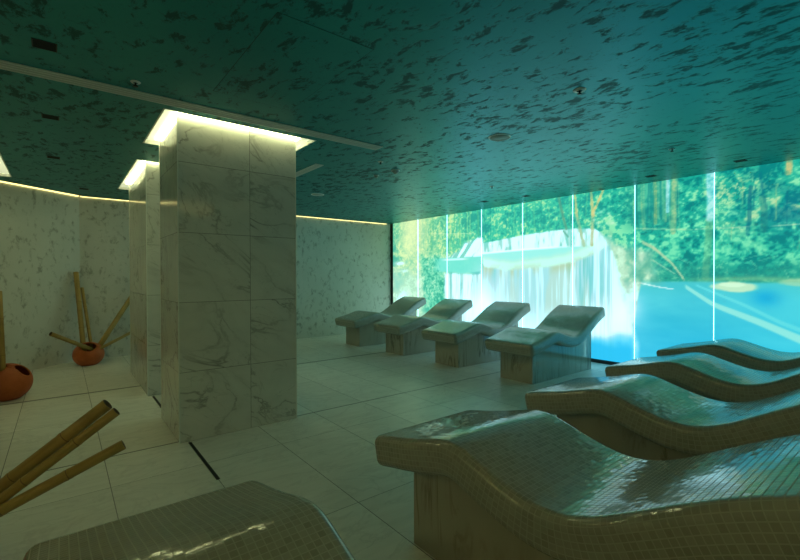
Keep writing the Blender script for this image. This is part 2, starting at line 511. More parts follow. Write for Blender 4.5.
def picture(Y, Z):
    """sRGB picture on the mural: Y runs from 9.07 at its left end to 0 at its right, Z is height"""
    def C(*c): return np.array(c, float) / 255
    def put(img, m, c):
        m = np.clip(m, 0, 1)[..., None]
        return img * (1 - m) + np.broadcast_to(c, img.shape) * m
    def gauss(y, z, ry, rz): return np.exp(-((Y - y) / ry) ** 2 - ((Z - z) / rz) ** 2)
    wob = fbm(Y * 2, Z * 2, 3) - 0.5
    wob2 = fbm(Y * 7, Z * 7, 8) - 0.5
    # foliage everywhere first: shade, leaf and light-tip tones, changing along the wall
    n0 = fbm(Y * 1.3, Z * 1.6, 11, 3); n1 = fbm(Y * 4.5, Z * 5.5, 19, 4, 0.65)
    n2 = fbm(Y * 15 + 3 * wob, Z * 17, 23, 3, 0.8); n3 = fbm(Y * 30, Z * 26, 29, 2, 0.9)
    v = 0.5 + (n0 - 0.5) * 0.6 + (n1 - 0.5) * 0.85 + (n2 - 0.5) * 1.1 + (n3 - 0.5) * 0.35
    gl = sm(5.6, 7.8, Y)[..., None]; gm = sm(2.6, 4.2, Y)[..., None]
    def tone(r, m, l): return (C(*r) * (1 - gm) + C(*m) * gm) * (1 - gl) + C(*l) * gl
    shade = tone((10, 124, 118), (48, 152, 136), (104, 178, 136))
    leaf = tone((34, 164, 138), (78, 190, 152), (150, 206, 148))
    tip = tone((140, 222, 168), (168, 224, 160), (206, 234, 158))
    a = sm(0.22, 0.5, v)[..., None]; b = sm(0.54, 0.84, v)[..., None]
    img = shade * (1 - a) + leaf * a
    img = img * (1 - b) + tip * b
    img = put(img, gauss(1.45, 2.15, 0.5, 0.35) * sm(0.5, 0.66, n1) * 0.6, C(196, 206, 150))
    img = put(img, gauss(1.72, 2.55, 0.42, 0.2) * sm(0.48, 0.62, n2) * 0.7, C(206, 212, 150))
    img = put(img, gauss(1.12, 2.25, 0.22, 0.14) * sm(0.46, 0.62, n2) * 0.6, C(206, 190, 140))
    img = put(img, gauss(1.10, 2.2, 0.7, 0.3) * sm(0.56, 0.44, n1) * 0.5, C(16, 104, 124))
    # darker trunk thicket behind, right of the falls
    img = put(img, sm(2.0, 2.25, Z) * sm(3.25, 2.95, Y) * sm(2.3, 2.6, Y) * 0.5, C(52, 142, 122))
    # pale light at the far left
    img = put(img, np.exp(-((Y - 8.25) / 0.55) ** 2) * sm(1.3, 2.6, Z) * 0.8, C(236, 246, 176))
    img = put(img, sm(6.9, 8.4, Y) * 0.35 * sm(2.9, 1.2, Z), C(206, 238, 190))
    img = put(img, sm(8.55, 9.0, Y + wob * 0.3) * sm(2.6, 2.1, Z) * 0.5 * sm(0.62, 0.4, n1), C(70, 156, 140))
    def stem(p0, p1, wd, c, a=0.85, w1=None):
        nonlocal img
        (ya, za), (yb, zb) = p0, p1
        dy, dz = yb - ya, zb - za
        t = np.clip(((Y - ya) * dy + (Z - za) * dz) / (dy * dy + dz * dz), 0, 1)
        dd = np.hypot(Y - (ya + t * dy) + wob * 0.05, Z - (za + t * dz))
        ww = wd if w1 is None else wd + (w1 - wd) * t
        m = sm(ww * 0.65, ww * 0.35, dd)
        img = put(img, m * a * (0.85 + 0.8 * (n2 - 0.5)), C(*c))
    rs = random.Random(3)
    for k in range(16):
        y = 2.98 - 0.042 * k + rs.uniform(-0.02, 0.02)
        stem((y, 2.08 + rs.uniform(0, 0.2)), (y + rs.uniform(-0.04, 0.04), 2.86), rs.uniform(0.015, 0.035), rs.choice([(176, 190, 130), (26, 112, 114), (150, 190, 140), (20, 120, 120)]), 0.55)
    for k in range(14):
        y = 5.9 - 0.17 * k + rs.uniform(-0.06, 0.06)
        stem((y, 2.25), (y + rs.uniform(-0.06, 0.06), 2.86), rs.uniform(0.015, 0.035), rs.choice([(34, 132, 120), (150, 205, 140)]), 0.4)
    for k in range(16):
        y = 8.0 - 0.13 * k + rs.uniform(-0.05, 0.05)
        stem((y, 2.0 + rs.uniform(0, 0.3)), (y + rs.uniform(-0.05, 0.05), 2.86), rs.uniform(0.02, 0.04), rs.choice([(112, 176, 112), (196, 222, 140), (120, 190, 150)]), 0.45)
    for k in range(14):
        y = 1.75 - 0.11 * k + rs.uniform(-0.04, 0.04); z = rs.uniform(1.7, 2.4)
        stem((y, z), (y + rs.uniform(-0.08, 0.08), z + rs.uniform(0.25, 0.5)), rs.uniform(0.012, 0.028), rs.choice([(14, 100, 118), (120, 200, 160), (176, 190, 130)]), 0.5)
    stem((8.2, 2.47), (6.2, 2.32), 0.022, (206, 232, 180), 0.6)
    stem((2.44, 2.05), (2.42, 2.86), 0.075, (176, 190, 132), 0.75)
    stem((2.51, 2.35), (2.50, 2.86), 0.05, (176, 228, 232), 0.8)
    stem((2.67, 2.2), (2.68, 2.86), 0.05, (188, 178, 112), 0.65)
    stem((2.03, 1.40), (2.005, 2.2), 0.085, (150, 180, 126), 0.65)
    stem((1.99, 2.2), (1.99, 2.86), 0.10, (178, 226, 226), 0.85)
    stem((1.57, 1.95), (1.555, 2.55), 0.045, (14, 92, 112), 0.7)
    stem((1.41, 2.0), (1.43, 2.40), 0.07, (52, 120, 112), 0.5)
    stem((1.195, 2.66), (1.19, 2.9), 0.06, (206, 184, 118), 0.9)
    stem((0.62, 1.7), (0.64, 2.85), 0.09, (150, 160, 110), 0.7)
    stem((2.95, 2.14), (2.2, 2.06), 0.024, (190, 214, 160), 0.65)
    stem((2.16, 2.06), (1.10, 2.03), 0.02, (190, 206, 166), 0.65)
    # lighter bush band, then the shaded bank above the water
    img = put(img, sm(2.02, 1.85, Z + wob * 0.2) * sm(1.5, 1.68, Z + wob * 0.3) * sm(3.0, 2.5, Y) * sm(0.40, 0.66, n2 * 0.6 + n1 * 0.4) * 0.75, C(132, 214, 164))
    img = put(img, sm(1.68, 1.45, Z + wob * 0.25) * sm(2.95, 2.5, Y) * 0.5, C(62, 142, 122))
    for k in range(22):
        y = rs.uniform(0.3, 2.6); z = rs.uniform(1.36, 1.7)
        stem((y, z), (y + rs.uniform(-0.25, 0.25), z + rs.uniform(-0.12, 0.12)), 0.012, (150, 200, 156), 0.5)
    # water on the right
    wat = sm(1.35, 1.31, Z + wob * 0.04) * sm(3.35, 3.05, Y + wob * 0.4)
    dp = sm(1.25, 0.1, Z)[..., None]
    wc = C(94, 192, 202) * (1 - dp) + C(46, 172, 208) * dp
    wc = wc + (fbm(Y * 1.5, Z * 5, 41, 4)[..., None] - 0.5) * np.array([0.18, 0.10, 0.05])
    sh = sm(2.3, 0.9, Y)[..., None]
    wc = wc * (1 - 0.45 * sh) + C(96, 208, 214) * 0.45 * sh
    img = put(img, wat, wc)
    img = put(img, wat * sm(1.08, 1.33, Z) * 0.5, C(86, 184, 180))
    img = put(img, gauss(1.40, 1.14, 0.15, 0.11) * 0.8, C(22, 158, 204))
    img = put(img, np.exp(-((Z - 1.375 - wob * 0.05) / 0.035) ** 2) * sm(2.4, 1.9, Y) * 0.55, C(166, 190, 134))
    def blob(y, z, ry, rz, c, a):
        nonlocal img
        q = ((Y - y) / ry) ** 2 + ((Z - z) / rz) ** 2 + wob * 1.2 + wob2
        img = put(img, sm(1.2, 0.5, q) * a, C(*c))
    blob(1.66, 1.275, 0.29, 0.07, (202, 226, 178), 0.85)
    blob(1.72, 1.30, 0.16, 0.03, (214, 232, 190), 0.5)
    blob(0.95, 1.34, 0.35, 0.05, (176, 208, 160), 0.7)
    def log(pts, w0, w1, c, a):
        nonlocal img
        P = np.array(pts)[::-1]
        yy = np.linspace(P[0, 0], P[-1, 0], 60)
        zz = np.interp(yy, P[:, 0], P[:, 1])
        for _ in range(6): zz[1:-1] = (zz[:-2] + zz[1:-1] * 2 + zz[2:]) / 4
        dd = np.abs(Z - np.interp(Y, yy, zz)) * 0.85
        fr = np.clip((Y - P[0, 0]) / (P[-1, 0] - P[0, 0]), 0, 1)
        ww = w1 + (w0 - w1) * fr
        inside = sm(P[0, 0] - 0.02, P[0, 0] + 0.02, Y) * sm(P[-1, 0] + 0.02, P[-1, 0] - 0.02, Y)
        img = put(img, sm(ww, ww * 0.5, dd) * a * inside, C(*c))
    log([(2.28, 1.27), (1.95, 1.03), (1.45, 0.83), (1.08, 0.66), (0.4, 0.38)], 0.032, 0.075, (160, 222, 208), 0.9)
    log([(2.15, 1.29), (1.61, 1.04), (1.25, 0.84), (1.0, 0.74)], 0.018, 0.035, (126, 212, 212), 0.75)
    log([(2.92, 1.32), (2.62, 1.255), (2.42, 1.225)], 0.016, 0.008, (206, 240, 236), 0.8)
    # rocks beside the falls
    rock = sm(3.5, 3.3, Y + wob * 0.2) * sm(2.45, 2.8, Y + wob * 0.6) * sm(2.08, 1.9, Z + wob * 0.5 + (3.2 - Y) * 0.35) * sm(1.22, 1.4, Z + sm(2.85, 3.05, Y) * 1.0)
    rn = fbm(Y * 5, Z * 4, 71, 4)[..., None]
    rc = C(134, 176, 146) * (1 - sm(0.35, 0.65, rn)) + C(206, 228, 190) * sm(0.35, 0.65, rn)
    img = put(img, rock * 0.85, rc)
    log([(2.86, 1.93), (2.7, 1.84), (2.45, 1.60), (2.29, 1.36)], 0.03, 0.025, (190, 204, 156), 0.8)
    log([(2.72, 1.66), (2.4, 1.44)], 0.014, 0.01, (196, 212, 170), 0.6)
    # left side: bush, pale bank, small spray
    bank = sm(7.0, 7.4, Y) * sm(1.9, 1.3, Z + wob * 0.5)
    img = put(img, bank * 0.55, C(206, 236, 206))
    bush = sm(8.15, 7.75, Y + wob * 0.8) * sm(6.98, 7.2, Y + wob * 0.5) * sm(2.15, 1.85, Z + wob * 0.5 + np.abs(Y - 7.5) * 0.35) * sm(0.45, 0.75, Z + wob * 0.4)
    bc = C(58, 160, 128) * (1 - a) + C(126, 206, 164) * a
    bc = bc * (1 - b) + C(176, 228, 186) * b
    img = put(img, bush * 0.9, bc)
    img = put(img, gauss(8.70, 0.72, 0.2, 0.26) * 0.85, C(232, 247, 244))
    img = put(img, gauss(8.80, 1.75, 0.22, 0.05) * 0.7 + gauss(8.6, 1.55, 0.15, 0.05) * 0.5, C(226, 243, 240))
    img = put(img, gauss(8.75, 1.25, 0.25, 0.25) * 0.5, C(150, 206, 180))
    # side pool, its cascade and its own curtain
    cas_top = np.interp(Y, [5.95, 6.06, 6.51, 6.75, 7.2], [2.22, 2.25, 2.12, 1.95, 1.82])
    cas = sm(cas_top + 0.04, cas_top - 0.05, Z + wob2 * 0.12) * sm(1.78, 1.84, Z) * sm(7.15, 6.9, Y) * sm(5.9, 6.05, Y)
    s3 = fbm((Y + Z * 0.9) * 9, Z * 2, 55, 3)
    img = put(img, cas * 0.9, C(150, 206, 190) * (1 - sm(0.38, 0.6, s3))[..., None] + C(232, 248, 250) * sm(0.38, 0.6, s3)[..., None])
    pool = sm(1.85, 1.81, Z + wob * 0.05) * sm(1.42, 1.5, Z + wob * 0.06 - np.abs(Y - 6.6) * 0.1) * sm(5.95, 6.05, Y) * sm(7.6, 7.15, Y)
    img = put(img, pool * 0.95, C(140, 222, 200))
    img = put(img, np.exp(-((Z - 1.79) / 0.02) ** 2) * sm(6.3, 6.6, Y) * sm(7.3, 7.0, Y) * 0.8, C(222, 246, 240))
    lf = sm(1.52, 1.44, Z + wob * 0.1) * sm(5.95, 6.05, Y) * sm(7.2, 7.05, Y + wob * 0.2)
    s4 = fbm(Y * 16, Z * 0.8, 61, 4, 0.7)
    img = put(img, lf * 0.95, C(150, 206, 196) * (1 - sm(0.36, 0.62, s4))[..., None] + C(226, 246, 246) * sm(0.36, 0.62, s4)[..., None])
    # the big terrace
    top = np.interp(Y, [3.28, 3.41, 3.58, 3.95, 4.46, 4.96, 5.45, 5.99, 6.3], [1.95, 2.08, 2.19, 2.235, 2.225, 2.19, 2.15, 2.10, 2.05]) + wob2 * 0.03
    lip = np.interp(Y, [3.2, 3.45, 3.58, 3.95, 4.45, 4.96, 5.39, 5.92, 6.1], [2.02, 1.87, 1.79, 1.67, 1.59, 1.56, 1.54, 1.62, 1.78]) + wob2 * 0.06
    pl = np.interp(Y, [3.3, 3.67, 4.25, 4.96, 6.0], [1.93, 1.91, 1.93, 1.92, 1.89])
    yR = np.interp(Z, [0.4, 0.69, 0.93, 1.33, 1.75, 2.05, 2.2], [2.92, 3.01, 3.08, 3.20, 3.28, 3.41, 3.55]) + wob2 * 0.06
    yL = np.interp(Z, [0.3, 1.2, 1.6, 2.1], [6.35, 6.12, 6.02, 6.02]) + wob2 * 0.08
    terr = sm(top + 0.02, top - 0.02, Z) * sm(yR - 0.05, yR + 0.05, Y) * sm(yL + 0.05, yL - 0.05, Y)
    st = fbm(Y * 10, Z * 2.4, 81, 4)[..., None]
    up = C(146, 208, 192) * (1 - sm(0.35, 0.62, st)) + C(214, 240, 232) * sm(0.35, 0.62, st)
    up = put(up, sm(pl + 0.01, pl - 0.01, Z), C(164, 232, 218))
    up = put(up, sm(pl, lip, Z) * 0.0 + sm(lip + 0.24, lip + 0.10, Z) * 0.9, C(192, 234, 208))
    up = put(up, np.exp(-((Z - pl) / 0.016) ** 2) * sm(3.9, 4.5, Y) * 0.9, C(236, 252, 250))
    up = put(up, sm(lip + 0.12, lip + 0.02, Z) * sm(0.46, 0.62, n1) * 0.5, C(180, 210, 176))
    fall = sm(lip + 0.03, lip - 0.05, Z + wob2 * 0.05)
    s1 = fbm(Y * 17, Z * 0.55, 91, 4, 0.75); s2 = fbm(Y * 3.6, Z * 0.45, 97, 3); s5 = fbm(Y * 34, Z * 1.2, 93, 2)
    fc = C(138, 200, 196) * np.ones_like(img)
    fc = put(fc, sm(0.47, 0.62, s2) * 0.8, C(158, 192, 160))
    fc = put(fc, sm(0.42, 0.66, s1 * 0.75 + s5 * 0.25) * 0.72, C(204, 238, 242))
    fc = put(fc, sm(0.46, 0.6, fbm(Y * 1.7 + 3, Z * 0.25, 99, 2)) * 0.45, C(208, 240, 244))
    fc = put(fc, sm(4.15, 3.5, Y) * sm(0.34, 0.6, s1) * 0.5, C(214, 242, 255))
    fc = put(fc, sm(lip - 0.22, lip - 0.02, Z) * sm(0.42, 0.6, s2) * 0.5, C(178, 190, 136))
    fc = put(fc, sm(1.0, 0.5, Z) * 0.35, C(220, 244, 250))
    up = put(up, fall, fc)
    edge = sm(0.40, 0.12, Y - yR) * sm(2.2, 1.85, Z)
    up = put(up, edge * (0.35 + 0.6 * sm(0.36, 0.58, s1)), C(210, 242, 250))
    img = put(img, terr, up)
    # spray and mist
    mist = 0.85 * gauss(6.0, 0.62, 0.62, 0.42) + 0.55 * gauss(5.95, 1.1, 0.35, 0.5) + 0.7 * gauss(3.35, 0.74, 0.40, 0.34) * (1 + 0.9 * wob) \
        + 0.55 * gauss(4.6, 0.3, 1.4, 0.28) + 0.35 * gauss(3.0, 0.95, 0.18, 0.25)
    img = put(img, mist, C(232, 246, 255))
    low = sm(0.50, 0.2, Z + 0.35 * wob + (Y - 3.1) * 0.06) * sm(4.6, 3.7, Y) * sm(2.85, 3.05, Y)
    img = put(img, low * 0.9, C(38, 178, 226))
    # trees standing on the terrace
    stem((4.16, 2.2), (4.06, 2.10), 0.03, (110, 150, 120), 0.7)
    stem((4.10, 2.24), (4.27, 2.9), 0.05, (120, 152, 120), 0.8)
    stem((3.95, 2.8), (3.90, 2.45), 0.035, (190, 196, 130), 0.9, 0.05)
    stem((3.90, 2.45), (3.77, 1.93), 0.05, (170, 190, 140), 0.85, 0.055)
    stem((3.63, 1.93), (3.61, 2.45), 0.055, (176, 190, 138), 0.85, 0.07)
    stem((3.61, 2.42), (3.66, 2.9), 0.06, (196, 196, 126), 0.9, 0.04)
    stem((3.62, 2.44), (3.42, 2.86), 0.05, (206, 200, 126), 0.9, 0.035)
    for k in range(26):
        y = rs.uniform(3.2, 3.6); z = rs.uniform(2.2, 2.5)
        img = put(img, gauss(y, z, 0.03, 0.02) * 0.5, C(190, 232, 190))
    img = img * 0.96 + 0.035 * C(200, 240, 240)  # pale glare haze mixed into the picture colours
    return np.clip(img, 0, 1)

def to_lin(c): return np.where(c <= 0.04045, c / 12.92, ((c + 0.055) / 1.055) ** 2.4)

SEAMS = [9.07 - 1.018 * k for k in range(11)]
MLAB = ['backlit mural panel in the back corner with a pale green glow', 'backlit mural panel showing a green bush beside the side pool',
        'backlit mural panel showing a small cascade above white spray', 'backlit mural panel showing the left end of the long waterfall curtain',
        'backlit mural panel showing the middle of the waterfall under leafy trees', 'backlit mural panel showing tree trunks above the right end of the falls',
        'backlit mural panel showing rocks, a sloping log and clear blue water', 'backlit mural panel showing a sunken log in blue water under jungle',
        'backlit mural panel near the right edge of the photo over the heads of loungers', 'backlit mural panel beside the wall behind the camera']
PZ0, PZ1, CELL = 0.055, 2.86, 0.0145
for k in range(10):
    ya, yb = SEAMS[k], SEAMS[k + 1]
    yb = max(yb, YN + 0.03)
    n, m = int((ya - yb) / CELL), int((PZ1 - PZ0) / CELL)
    g = 0.005
    ys = np.linspace(ya - g, yb + g, n + 1); zs = np.linspace(PZ0, PZ1, m + 1)
    YY, ZZ = np.meshgrid(ys, zs)
    rgb = to_lin(picture(YY, ZZ)).reshape(-1, 3)
    hot = np.maximum(rgb.min(1, keepdims=True) - 0.46, 0)                     # palest tones get extra green-blue emission, added to light the room teal
    rf = 0.50 + 0.44 * sm(0.12, 0.55, rgb[:, :1])
    rgb = rgb * np.concatenate([rf, rf * 0 + 0.98, rf * 0 + 1.02], 1) + hot * np.array([0.1, 2.4, 2.6])
    co = np.stack([np.zeros(YY.size), (YY - yb).ravel(), ZZ.ravel()], 1)
    idx = np.arange((n + 1) * (m + 1)).reshape(m + 1, n + 1)
    f = np.stack([idx[:-1, :-1], idx[1:, :-1], idx[1:, 1:], idx[:-1, 1:]], -1).reshape(-1, 4)
    root = empty('mural_panel', (XM, yb, 0))
    tag(root, MLAB[k], 'mural panel', 'panels of the waterfall mural')
    me = bpy.data.meshes.new('picture_sheet')
    me.from_pydata(co.tolist(), [], f.tolist())
    at = me.color_attributes.new('picture', 'FLOAT_COLOR', 'POINT')
    at.data.foreach_set('color', np.concatenate([rgb, np.ones((len(rgb), 1))], 1).astype(np.float32).ravel())
    me.materials.append(MURAL)
    o = bpy.data.objects.new('picture_sheet', me); COL.objects.link(o); o.parent = root
    if k > 0:
        bm = new_bm(); box(bm, -0.008, 0.006, ya - yb - g, ya - yb - 0.0005, PZ0, PZ1)
        link('edge_light', bm, SEAM, root)
    bm = new_bm(); box(bm, -0.006, 0.028, 0.001, ya - yb - 0.001, PZ1, PZ1 + 0.03); link('top_rail', bm, DARKM, root)
# black corner post and skirting
bm = new_bm(); box(bm, XM - 0.02, XM + 0.03, SEAMS[0] + 0.004, YB - 0.002, 0, TOP - 0.01)
struct('trim_1', bm, DARKM)
bm = new_bm(); box(bm, XM - 0.03, XM + 0.028, YN + 0.005, SEAMS[0], 0, 0.05)
struct('baseboard_right', bm, DARKM)

# ------------------------------------------------------------------ loungers
PROF = [(-0.09, 0.540), (0.02, 0.566), (0.14, 0.592), (0.26, 0.622), (0.36, 0.651), (0.44, 0.671), (0.50, 0.678), (0.57, 0.671), (0.66, 0.645), (0.77, 0.612),
        (0.87, 0.589), (0.96, 0.581), (1.06, 0.593), (1.17, 0.635), (1.29, 0.703), (1.43, 0.786), (1.56, 0.855), (1.69, 0.913), (1.77, 0.942), (1.81, 0.952)]
def spline(pts, n):
    P = np.array(pts, float)
    tt = np.concatenate([[0], np.cumsum(np.hypot(*np.diff(P, axis=0).T))])
    P2 = np.vstack([2 * P[0] - P[1], P, 2 * P[-1] - P[-2]])
    out = []
    for t in np.linspace(0, tt[-1], n):
        i = min(np.searchsorted(tt, t, side='right') - 1, len(P) - 2)
        u = (t - tt[i]) / (tt[i + 1] - tt[i])
        p0, p1, p2, p3 = P2[i], P2[i + 1], P2[i + 2], P2[i + 3]
        out.append(0.5 * ((2 * p1) + (-p0 + p2) * u + (2 * p0 - 5 * p1 + 4 * p2 - p3) * u * u + (-p0 + 3 * p1 - 3 * p2 + p3) * u ** 3))
    return np.array(out)
SW, ST, SRAD = 0.78, 0.165, 0.042      # seat width, thickness, edge radius

def seat_mesh():
    S = spline(PROF, 74)
    tang = np.gradient(S, axis=0); tang /= np.hypot(tang[:, 0], tang[:, 1])[:, None]
    nor = np.stack([-tang[:, 1], tang[:, 0]], 1)
    arc = np.concatenate([[0], np.cumsum(np.hypot(*np.diff(S, axis=0).T))])
    # stations with the edge shrink at both ends
    st = []
    L = arc[-1]
    for i in range(len(S)):
        d = min(arc[i], L - arc[i])
        sh = 0.0
        if d < SRAD: sh = SRAD - math.sqrt(max(SRAD ** 2 - (SRAD - d) ** 2, 0))
        st.append((S[i], nor[i], arc[i], sh))
    extra = []
    for k in range(1, 6):                       # finer rings in the rounded ends
        d = SRAD * (1 - math.cos(k * PI / 12))
        sh = SRAD - math.sqrt(max(SRAD ** 2 - (SRAD - d) ** 2, 0))
        extra.append((S[0] + tang[0] * d, nor[0], d, sh))
        extra.append((S[-1] - tang[-1] * d, nor[-1], L - d, sh))
    st = [s for s in st if not (0 < min(s[2], L - s[2]) < SRAD)] + extra
    st.sort(key=lambda s: s[2])
    bm = new_bm()
    uvl = bm.loops.layers.uv.new('UVMap')
    rings = []
    for p, n, a, sh in st:
        hw, r = SW / 2 - sh, max(SRAD - sh * 0.6, 0.008)
        t0, t1 = -sh, -(ST - sh)
        loop = []
        def corner(cy, cz, a0):
            for q in range(6):
                an = a0 + q * PI / 10
                loop.append((cy + r * math.cos(an), cz + r * math.sin(an)))
        nseg = 8
        for q in range(nseg + 1): loop.append((-(hw - r) + 2 * (hw - r) * q / nseg, t0)) if 0 < q < nseg else None
        corner(hw - r, t0 - r, PI / 2) if False else None
        loop = []
        # counter clockwise from the +y side: bottom right, top right, top left, bottom left
        for cy, cz, a0 in ((hw - r, t1 + r, -PI / 2), (hw - r, t0 - r, 0), (-(hw - r), t0 - r, PI / 2), (-(hw - r), t1 + r, PI)):
            for q in range(6):
                an = a0 + q * PI / 10
                loop.append((cy + r * math.cos(an), cz + r * math.sin(an)))
        rings.append(([bm.verts.new((p[0] + n[0] * z, y, p[1] + n[1] * z)) for y, z in loop], a, loop))
    npt = len(rings[0][0])
    full = rings[len(rings) // 2][2]
    per = [0]
    for i in range(npt): 
        a_, b_ = full[i], full[(i + 1) % npt]
        per.append(per[-1] + math.hypot(a_[0] - b_[0], a_[1] - b_[1]))
    for (va, ua, _), (vb, ub, _) in zip(rings, rings[1:]):
        for i in range(npt):
            j = (i + 1) % npt
            f = bm.faces.new((va[i], va[j], vb[j], vb[i]))
            for lp, uvv in zip(f.loops, ((ua, per[i]), (ua, per[i + 1]), (ub, per[i + 1]), (ub, per[i]))): lp[uvl].uv = uvv
    for vs, a, sgn in ((rings[0][0], 0, -1), (rings[-1][0], L, 1)):
        f = bm.faces.new(vs)
        for lp in f.loops: lp[uvl].uv = (a + sgn * lp.vert.co.z, lp.vert.co.y)
    return bm

def plinth_mesh():
    S = spline(PROF, 74)
    tang = np.gradient(S, axis=0); tang /= np.hypot(tang[:, 0], tang[:, 1])[:, None]
    under = S + np.stack([tang[:, 1], -tang[:, 0]], 1) * (ST - 0.02)
    under = under[np.argsort(under[:, 0])]
    x0, x1 = 0.128, 1.63
    xs = np.linspace(x0, x1, 40)
    zs = np.interp(xs, under[:, 0], under[:, 1])
    bm = new_bm()
    hw = 0.262
    prof = [(x, z) for x, z in zip(xs, zs)] + [(x1, 0), (x0, 0)]
    A = [bm.verts.new((x, -hw, z)) for x, z in prof]; B = [bm.verts.new((x, hw, z)) for x, z in prof]
    n = len(prof)
    for i in range(n): bm.faces.new((A[i], A[(i + 1) % n], B[(i + 1) % n], B[i]))
    bm.faces.new(A); bm.faces.new(B[::-1])
    return bm

proto = empty('spa_lounger')
link('seat', seat_mesh(), MOSAIC, proto, smooth=True)
link('plinth', plinth_mesh(), PLINTH, proto)
def copy_tree(o, parent=None):
    c = o.copy(); COL.objects.link(c)
    if parent is not None: c.parent = parent
    for ch in list(o.children): copy_tree(ch, c)
    return c
ROWA = [((4.715, 3.615), 'wavy stone lounger with its head against the mural, nearest of the four in its row'),
        ((4.69, 4.93), 'second nearest of the four wavy stone loungers backing onto the waterfall mural'),
        ((4.65, 6.25), 'third of the four wavy stone loungers backing onto the mural, counting towards the back wall'),
        ((4.58, 7.57), 'wavy stone lounger nearest the back wall, last of the row under the waterfall mural')]
ROWB = [((0.285, 1.80), 'mosaic lounger at the bottom left with a bright line of tiles on its bump'),
        ((1.735, 1.885), 'large mosaic lounger in the right foreground showing its whole foot end and marble plinth'),
        ((3.13, 1.905), 'mosaic lounger directly behind the large foreground one at right'),
        ((4.51, 1.975), 'mosaic lounger at right, second nearest the blue water of the mural'),
        ((5.90, 2.05), 'mosaic lounger at right furthest from the camera, against the blue water')]
first = True
for (x, y), lab in ROWA:
    o = proto if first else copy_tree(proto)
    first = False
    o.location = (x, y, 0); o.rotation_euler = (0, 0, 0)
    tag(o, lab, 'lounger', 'loungers with heads to the mural')
for (x, y), lab in ROWB:
    o = copy_tree(proto)
    o.location = (x, y, 0); o.rotation_euler = (0, 0, -PI / 2)
    tag(o, lab, 'lounger', 'loungers along the near wall')

# ------------------------------------------------------------------ pots and bamboo
def pot(loc, r, holes, lab, squash=0.92):
    """round pot; holes = [(direction, half angle)]"""
    bm = new_bm()
    bmesh.ops.create_uvsphere(bm, u_segments=72, v_segments=48, radius=1)
    for dvec, ha in holes:
        ax = Vector(dvec).normalized()
        ca = math.cos(ha)
        bmesh.ops.delete(bm, geom=[f for f in bm.faces if f.calc_center_median().normalized().dot(ax) > ca], context='FACES')
        for e in [e for e in bm.edges if e.is_boundary]:
            for v in e.verts:
                nv = v.co.normalized()
                if abs(nv.dot(ax) - ca) < 0.25:
                    perp = (nv - ax * nv.dot(ax)).normalized()
                    v.co = ax * ca + perp * math.sin(ha)
    flat = 0.86
    for v in bm.verts:
        if v.co.z < -flat: v.co.z = -flat
    bmesh.ops.scale(bm, verts=bm.verts[:], vec=(r, r, r * squash))
    me_o = link('round_pot', bm, CLAY, None, smooth=True, loc=(loc[0], loc[1], flat * r * squash))
    s = me_o.modifiers.new('wall', 'SOLIDIFY'); s.thickness = 0.014; s.offset = -1; s.use_rim = True
    tag(me_o, lab, 'pot')
    return me_o

def pole(p, q, d, lab, nodes, name='bamboo_pole', group='bamboo poles in pots'):
    p, q = Vector(p), Vector(q)
    L = (q - p).length
    r = d / 2
    root = empty(name, p)
    root.rotation_euler = (q - p).to_track_quat('Z', 'Y').to_euler()
    tag(root, lab, 'bamboo pole', group)
    prof = []
    ks = sorted([k * L for k in nodes])
    prof.append((r * 0.72, 0.0)); prof.append((r, 0.0))
    for k in ks: prof += [(r * 0.985, k - 0.02), (r * 1.07, k - 0.006), (r * 0.95, k), (r * 1.06, k + 0.006), (r * 0.985, k + 0.02)]
    prof += [(r, L - 0.002), (r * 0.97, L), (r * 0.72, L), (r * 0.70, L - 0.07), (0.0, L - 0.072)]
    bm = new_bm(); lathe(bm, prof, 24)
    cul = link('culm', bm, [BAMBOO, CUT], root, smooth=True)
    for f in cul.data.polygons:
        c = f.center
        if math.hypot(c.x, c.y) < r * 0.9 and c.z > L - 0.09: f.material_index = 1
        if abs(f.normal.z) > 0.8: f.use_smooth = False
    for k in ks:
        bm = new_bm(); lathe(bm, [(r * 0.93, k - 0.003), (r * 1.005, k - 0.002), (r * 1.005, k + 0.002), (r * 0.93, k + 0.003)], 24)
        link('node_ring', bm, NODE, root, smooth=True)
    return root

# pot by the back corner
pot((0.34, 8.60), 0.215, [((-0.02, -0.62, 0.78), 0.50)], 'round terracotta pot in the far left corner with five bamboo poles')
pole((0.28, 8.62, 0.20), (0.195, 9.02, 1.50), 0.075, 'thick upright bamboo pole leaning in the far left corner', (0.3, 0.62, 0.88))
pole((0.39, 8.62, 0.20), (0.275, 9.03, 1.24), 0.05, 'thin upright bamboo pole right of the thickest one in the far corner pot', (0.35, 0.7))
pole((0.42, 8.60, 0.18), (1.00, 9.04, 1.08), 0.082, 'bamboo pole slanting up right from the far corner pot', (0.3, 0.65))
pole((0.48, 8.49, 0.26), (1.06, 9.07, 0.46), 0.05, 'low bamboo pole slanting right behind the far corner pot', (0.4, 0.75))
pole((0.37, 8.50, 0.26), (-0.13, 8.19, 0.585), 0.062, 'short bamboo pole poking left out of the far corner pot', (0.45, 0.8))
# pot beside the unseen column at the left edge
pot((-0.515, 6.80), 0.242, [((0.72, -0.30, 0.64), 0.36), ((-0.35, -0.35, 0.87), 0.42)], 'round terracotta pot cut by the left edge of the photo')
pole((-0.53, 6.68, 0.20), (-0.575, 6.86, 1.26), 0.062, 'upright bamboo pole in the pot at the left edge, right one of its pair', (0.3, 0.7))
pole((-0.60, 6.70, 0.20), (-0.63, 6.90, 1.15), 0.05, 'upright bamboo pole in the pot at the left edge, left one of its pair', (0.4, 0.8))
pole((-0.56, 6.62, 0.22), (-0.68, 6.50, 0.80), 0.05, 'short bamboo pole leaning out of the pot at the left edge', (0.5,))
